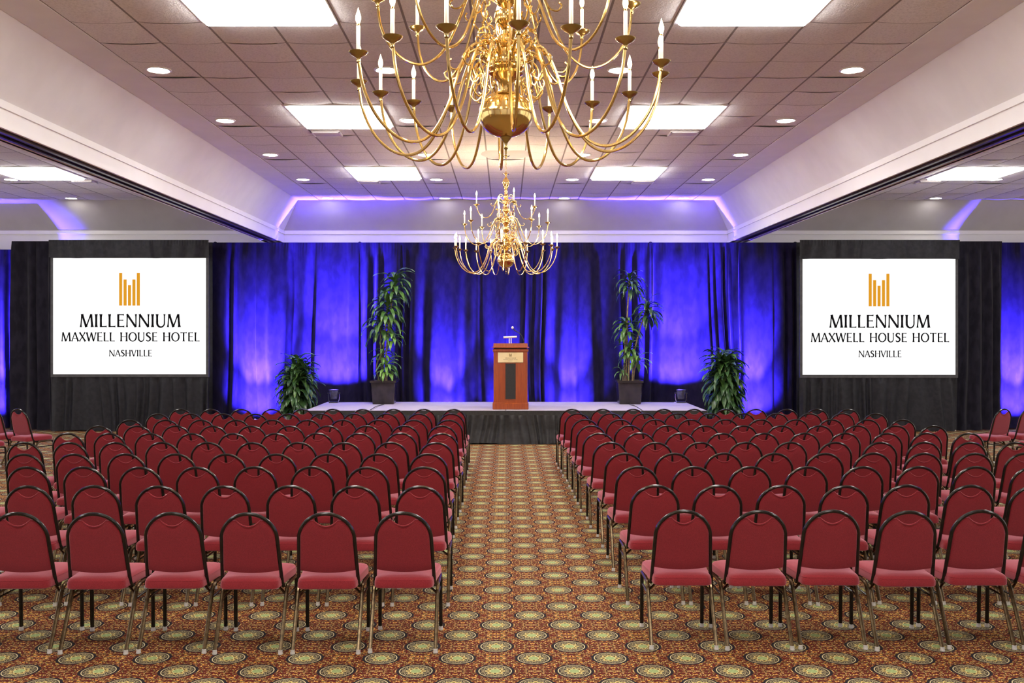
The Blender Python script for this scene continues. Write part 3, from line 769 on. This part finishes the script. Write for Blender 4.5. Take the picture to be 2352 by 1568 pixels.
tall_plant(X1, yp, [
    (hx(1445, c1), .0, hz(640), 40, .42, .062, 'leaf_dark', .26), (hx(1484, c1), -.06, hz(703), 38, .42, .066, 'leaf_dark', .26), (hx(1438, c1), .04, hz(742), 30, .42, .08, 'leaf_mid', .24),
    (hx(1444, c1), -.03, hz(797), 26, .36, .075, 'leaf_mid', .2), (hx(1463, c1), .02, hz(826), 13, .34, .065, 'leaf_light', .1), (hx(1426, c1), -.04, hz(850), 8, .26, .035, 'leaf_mid', .06)],
    [([(-.06, 0, .43), (-.04, 0, 1.1), (-.03, 0, 1.8), (hx(1445, c1), 0, hz(640))], .016), ([(.06, -.02, .43), (.10, -.03, 1.0), (.22, -.05, 1.5), (hx(1484, c1), -.06, hz(703))], .014),
     ([(-.09, .04, .43), (-.08, .04, 1.0), (hx(1438, c1), .04, hz(742))], .014), ([(-.02, -.04, .43), (0, -.03, .8), (hx(1444, c1), -.03, hz(797))], .019), ([(.09, .03, .43), (.12, .02, .7), (hx(1463, c1), .02, hz(826))], .013), ([(-.12, -.03, .43), (hx(1426, c1), -.04, hz(850))], .009)],
    'tall dracaena in a dark square pot on the stage right of the lectern, open stems', 6, c1)
def bush(x, y, top, rad, label, seed):
    r = random.Random(seed); t = thing('bushy_dracaena', label, 'potted plant', (x, y, 0), 0, 'bushy floor plants beside the stage')
    MB().lathe([(.16, 0), (.17, .01), (.21, .36), (.225, .37), (.225, .42), (.205, .42), (.195, .37), (.001, .365)], 28).build('pot', M['grey_pot'], t)
    MB().surf(lambda u_, v: ((u_ - .5) * .27, (v - .5) * .27, .385 + .015 * mnoise.noise(Vector((u_ * 9, v * 9, seed)))), 10, 10).build('soil', M['soil'], t)
    N = 9
    for i in range(N):
        a = i * 2.4 + .4; rr = rad * .42 * sqrt((i + .3) / N); hh = top - .26 - (rr / rad) * .62 - r.uniform(0, .22)
        tipx, tipy = rr * cos(a), rr * sin(a)
        MB().tube(crom([(tipx * .3, tipy * .3, .38), (tipx * .7, tipy * .7, .4 + (hh - .4) * .5), (tipx, tipy, hh)], 5), .011, 6).build('cane', M['cane_bark'], t)
        B = MB(); n = 46
        for j in range(n):
            k = j / (n - 1); zc = hh - k * (hh - .40) * .9; az = j * 2.39996 + r.uniform(-.4, .4)
            out = atan2(tipy, tipx) if rr > .05 else az
            e0 = radians(80 - 60 * min(k * 2.2, 1) + r.uniform(-10, 10)); e1 = max(e0 - radians(r.uniform(85, 150)), radians(-85))
            f = .3 + .7 * (1 - k)
            leaf(B, r, (tipx * f + .01 * cos(az), tipy * f + .01 * sin(az), zc), az, rad * r.uniform(.75, 1.05),   .092 * r.uniform(.8, 1.2), e0, e1, r.uniform(-.5, .5))
        B.build('foliage', M['leaf_dark'] if i % 3 else M['leaf_mid'], t, angle=60)
bush((682 - VX) * 18.3 / F, 18.3, 1.80, .46, 'bushy dracaena on the floor at the left end of the stage, the shorter one', 21)
bush((1663 - VX) * 18.3 / F, 18.3, 2.03, .46, 'bushy dracaena on the floor at the right end of the stage, the taller one', 22)

# ------------------------------------------------------------------ blue uplights
def uplight(x, y, z, label, power, tilt, size=17, wide=1.9, aimx=0.0):
    t = thing('uplight', label, 'uplight', (x, y, z), 0, 'blue stage uplights')
    B = MB().lathe([(.060, .075), (.066, .08), (.074, .12), (.088, .20), (.098, .245), (.103, .25), (.103, .262), (.094, .262), (.090, .235)], 24, cap0=True, cap1=False)
    B.build('housing', M['smoke_plastic'], t)
    MB().lathe([(.089, .236), (.060, .240), (.001, .242)], 24).build('lens', M['blue_lens'], t)
    Y = MB(); Y.tube(crom([(-.108, 0, .20), (-.112, 0, .10), (-.08, 0, .012), (0, 0, .008), (.08, 0, .012), (.112, 0, .10), (.108, 0, .20)], 5), .007, 6)
    Y.build('yoke', M['chrome'], t)
    for s in (-1, 1): MB().tube([(s * .09, 0, .19), (s * .13, 0, .19)], .014, 8).build('knob', M['rubber'], t)
    MB().bbox(-.09, .09, -.07, .07, 0, .02, .005).build('base', M['rubber'], t)
    for tl, hf, pw in ((tilt, size, power), (tilt * 1.3 + 24, 38, power * (.34 if z > .1 else .15 if wide < 1.8 else .09))):
        L = bpy.data.lights.new('uplight_lamp', 'SPOT'); L.energy = pw; L.color = (.085, .045, 1.0)
        L.spot_size = radians(2 * hf); L.spot_blend = 1.0; L.shadow_soft_size = .05
        lo = link('lamp', L, t); lo.location = (0, 0, .27); lo.scale = (wide, 1, 1)
        d = Vector((aimx, sin(radians(tl)), cos(radians(tl)))); lo.rotation_euler = d.to_track_quat('-Z', 'Y').to_euler()
uplight(-3.47, 19.23, SZ, 'small uplight on the stage between the left bushy and tall plants', BLUE_W * .8, 20, 17)
uplight(3.53, 19.23, SZ, 'small uplight on the stage beside the right bushy plant', BLUE_W * .8, 20, 17)
uplight(-1.27, 19.60, 0, 'uplight on the floor behind the stage, left of the lectern', BLUE_W * .7, 15, 14)
uplight(1.32, 19.60, 0, 'uplight on the floor behind the stage, right of the lectern', BLUE_W * .7, 14, 13)
uplight(.02, 19.60, 0, 'uplight on the floor directly behind the lectern', BLUE_W * .35, 13, 12)
uplight(-5.15, 19.35, 0, 'uplight on the floor between the left screen and the left bushy plant', BLUE_W * 1.2, 24, 18, 1.5)
uplight(5.15, 19.35, 0, 'uplight on the floor between the right bushy plant and the right screen', BLUE_W * 1.0, 23, 16, 1.25)
uplight(-10.75, 19.40, 0, 'uplight on the floor at the far left beyond the angled chairs', BLUE_W, 24, 18, 1.5)
uplight(10.62, 19.38, 0, 'uplight on the floor at the far right beyond the angled chairs', BLUE_W, 24, 17, 1.25)
for s, nm in ((-1, 'left'), (1, 'right')):
    X_ = X0 if s < 0 else X1
    pts = crom([(s * 3.40, 19.30, SZ + .008), (s * 3.1, 19.33, SZ + .008), (s * 2.75, 19.30, SZ + .008), (X_ - s * .02, 18.71, SZ + .008), (s * 2.47, 18.2, SZ + .008), (s * 2.467, 17.5, SZ + .008), (s * 2.467, 17.30, SZ + .008)], 8)
    tag(MB().tube(pts, .006, 6).build('power_cable', M['rubber']), 'thin black cable running past the pot across the stage on the %s' % nm, 'cable', 'uplight cables')

# ------------------------------------------------------------------ chairs
def make_chair(name='banquet_chair'):
    t = thing(name, 'red banquet chair', 'chair')
    # seat cushion
    def outline(ins, z):
        P_ = []
        y0, y1 = -.232 + ins, .222 - ins; wr, wf = .186 - ins, .214 - ins; n = 10
        def corner(cx, cy, a0, r_):
            return [(cx + r_ * cos(radians(a0 + 90 * i / 5)), cy + r_ * sin(radians(a0 + 90 * i / 5)), z) for i in range(6)]
        rr, rf = .045, .065
        P_ += corner(wf - rf, y1 - rf, 0, rf) + corner(-wf + rf, y1 - rf, 90, rf)
        P_ += [(-wf + (wf - wr) * .5, 0.0, z)]
        P_ += corner(-wr + rr, y0 + rr, 180, rr) + corner(wr - rr, y0 + rr, 270, rr)
        P_ += [(wf - (wf - wr) * .5, 0.0, z)]
        return P_
    lay = [(.022, .398), (.006, .400), (0, .406), (0, .436), (.004, .447), (.003, .450), (.010, .460), (.028, .468), (.07, .474), (.13, .478)]
    MB().rings([outline(i, z) for i, z in lay], True, True).build('seat', M['red_fabric'], t, angle=35)
    # back: arch frame
    def lean(z): return -.135 - (z - .42) * .245
    def archx(z): return .190 - (z - .42) / .29 * .014
    pts = []
    pts += [(-.168, -.02, .392), (-.184, -.07, .390), (-.191, -.112, .394)]
    pts += [(-archx(z), lean(z), z) for z in (.425, .48, .54, .60, .66)]
    pts += [(-.176 * cos(radians(a)), lean(.71 + .168 * sin(radians(a))), .71 + .168 * sin(radians(a))) for a in range(0, 181, 9)]
    pts += [(archx(z), lean(z), z) for z in (.66, .60, .54, .48, .425)]
    pts += [(.191, -.112, .394), (.184, -.07, .390), (.168, -.02, .392)]
    MB().tube(pts, .0118, 8).build('back_frame', M['black_metal'], t)
    # padded back
    xm = .165
    def zarch(x): return .71 + .158 * sqrt(max(0, 1 - (x / .167) ** 2))
    def ztop(x): return min(zarch(x), .794 + .046 * (x / .085) ** 2) if abs(x) < .10 else zarch(x)
    def zbot(x): return .508 - .022 * (1 - (x / .18) ** 2)
    nu, nv = 24, 14
    def pad(front):
        def fn(u_, v):
            s_ = 2 * u_ - 1
            xt = xm * sin(s_ * pi / 2)
            zb_, zt_ = zbot(xt), max(ztop(xt), .70)
            z = zb_ + (zt_ - zb_) * (.5 - .5 * cos(pi * v)) if False else zb_ + (zt_ - zb_) * v
            x = xt * (1 + .082 * max(0, min(1, (.71 - z) / .25)))
            e = min(1.0, (1 - abs(s_)) * 5.0) * min(1.0, min(v, 1 - v) * 7.0)
            e = sqrt(max(e, 0))
            off = (.004 + .030 * e) if front else -(.004 + .008 * e)
            return (x, lean(z) + off, z)
        return fn
    B = MB()
    Fv = MB().surf(pad(True), nu, nv); Bv = MB().surf(pad(False), nu, nv)
    B.add(Fv.v, [tuple(reversed(f)) for f in Fv.f]); o = len(Fv.v); B.add(Bv.v, Bv.f)
    W_ = nu + 1; loop = [i for i in range(W_)] + [j * W_ + nu for j in range(1, nv + 1)] + [nv * W_ + i for i in range(nu - 1, -1, -1)] + [j * W_ for j in range(nv - 1, 0, -1)]
    for i in range(len(loop)):
        a, b_ = loop[i], loop[(i + 1) % len(loop)]
        B.f.append((a, b_, b_ + o, a + o))
    B.build('backrest', M['red_fabric'], t, angle=50)
    # welt along the scooped top edge
    for dy in (-.006,):
        MB().tube([(x / 100, lean(.806) + dy, ztop(x / 100) + .002) for x in range(-8, 9)], .0045, 6).build('top_welt', M['red_fabric'], t)
    # side frames
    for s in (-1, 1):
        MB().tube(crom([(s * .2055, .175, .384), (s * .2055, .198, .374), (s * .2055, .208, .345), (s * .2055, .211, .25), (s * .2055, .218, .018)], 5), .0128, 8).build('leg', M['black_metal'], t)
        MB().tube(crom([(s * .2055, -.02, .384), (s * .2055, -.05, .378), (s * .2055, -.075, .355), (s * .2055, -.105, .30), (s * .2055, -.25, .018)], 5), .0128, 8).build('leg', M['bronze_metal'], t)
        MB().tube([(s * .2055, .178, .3845), (s * .2055, .08, .3862), (s * .2055, -.018, .3845)], .0125, 8).build('side_rail', M['bronze_metal'], t)
        MB().tube([(s * .204, .205, .305), (s * .204, -.098, .305)], .007, 6).build('side_brace', M['black_metal'], t)
        MB().tube([(s * .202, -.085, .335), (s * .10, .01, .392)], .008, 6).build('corner_brace', M['bronze_metal'], t)
    for l in [o_ for o_ in bpy.data.objects if o_.parent == t and o_.name.startswith('leg')]:
        v = l.data.vertices; zs = min(p.co.z for p in v); q = [p.co for p in v if p.co.z < zs + .02]
        cx = sum(p.x for p in q) / len(q); cy = sum(p.y for p in q) / len(q)
        MB().lathe([(.011, 0), (.0155, .003), (.0155, .011), (.0135, .014), (.0135, .028), (.012, .029)], 12, (cx, cy, 0)).build('glide', M['glide_plastic'], l)
    # a cross bar under the seat
    MB().tube([(-.205, .10, .386), (.205, .10, .386)], .009, 6).build('seat_bar', M['black_metal'], t)
    return t
proto = make_chair()
index_children()
LEFT = [(1175.0, [925, 747, 570, 394, 216, 37]),
        (1113.5, [963, 814, 668, 515, 365, 219, 65, -88]),
        (1070.5, [972, 842, 718, 583, 453, 320, 190, 61, -70]),
        (1041, [983, 869, 751, 634, 519, 402, 287, 168, 55]),
        (1014.5, [999, 897, 792, 685, 580, 476, 371, 265, 158, 51]),
        (993.5, [1015, 921, 825, 728, 633, 536, 441, 343, 251, 153]),
        (976.5, [1013, 931, 844, 751, 666, 579, 488, 402, 314, 226]),
        (963, [1027, 950, 872, 787, 708, 624, 542, 459, 380, 296]),
        (949, [1034, 963, 889, 815, 738.5, 662, 586, 512, 436, 362]),
        (938.5, [1041, 972, 904, 834, 766.6, 694, 625, 553.6, 483, 413])]
RIGHT = [(1170.5, [1571, 1743, 1918, 2090, 2258, 2427]),
         (1113, [1507.6, 1650.5, 1799, 1936, 2084, 2234, 2382]),
         (1070, [1467, 1593, 1724.5, 1855, 1983, 2112, 2242, 2375]),
         (1039, [1435, 1546, 1666, 1782, 1896, 2006, 2122, 2237, 2357]),
         (1014, [1403, 1506, 1608, 1714, 1818, 1919, 2026, 2124.5, 2226.5, 2336]),
         (993, [1375, 1471, 1564, 1659, 1756, 1850, 1945, 2038, 2129.5, 2226.5]),
         (976, [1360, 1448, 1532, 1619, 1708, 1794, 1885, 1971, 2059, 2144]),
         (962, [1347, 1423.5, 1505, 1585.5, 1669.6, 1747, 1828, 1910, 1994, 2073]),
         (948, [1328, 1400.5, 1481, 1555, 1630, 1707, 1785, 1860, 1938, 2010]),
         (938.5, [1315, 1386.5, 1455, 1524, 1593, 1666, 1737, 1808, 1878, 1948])]
ORD = ['first', 'second', 'third', 'fourth', 'fifth', 'sixth', 'seventh', 'eighth', 'ninth', 'tenth']
used = False
rj = random.Random(77)
def place(x, y, rz, label, group):
    global used
    o = proto if not used else copy_tree(proto)
    used = True
    o.location = (x, y, 0); o.rotation_euler = (0, 0, rz); o['label'] = label; o['group'] = group
for side, blk in (('left', LEFT), ('right', RIGHT)):
    for ri, (py, xs) in enumerate(blk):
        d = F * 1.12 / (py - VY)
        if ri == 0: row = 'row nearest the camera'
        elif ri == 9: row = 'row closest to the stage'
        else: row = '%s row from the camera' % ORD[ri]
        n_ = len(xs); mi = (n_ - 1) / 2; mx = sum(xs) / n_; sl = sum((i - mi) * (p - mx) for i, p in enumerate(xs)) / sum((i - mi) ** 2 for i in range(n_))
        for ci, px in enumerate(xs):
            x = (px * .2 + (mx + sl * (ci - mi)) * .8 - VX) * d / F
            label = 'red banquet chair %s from the aisle, %s, %s block' % (ORD[ci], row, side) if ci else 'red banquet chair on the aisle, %s, %s block' % (row, side)
            place(x, d + .25 + rj.uniform(-.02, .02), radians(rj.uniform(-.6, .6)), label, 'red banquet chairs in rows')
a = radians(24)
for s, side in ((-1, 'left'), (1, 'right')):
    bx, by = (-7.17 if s < 0 else 7.32), 14.42
    fx, fy = -s * sin(a), cos(a); rx, ry = s * cos(a), sin(a)
    place(bx, by, s * a, 'red banquet chair turned inward, standing at the %s edge of the picture in full' % side, 'angled side chairs')
    place(bx + .56 * rx, by + .56 * ry, s * a, 'angled red banquet chair cut off by the %s picture edge, beside the full one' % side, 'angled side chairs')
    place(bx - .90 * fx - .10 * rx, by - .90 * fy - .10 * ry, s * a, 'angled red banquet chair in front of the full angled one, cut off on the %s' % side, 'angled side chairs')
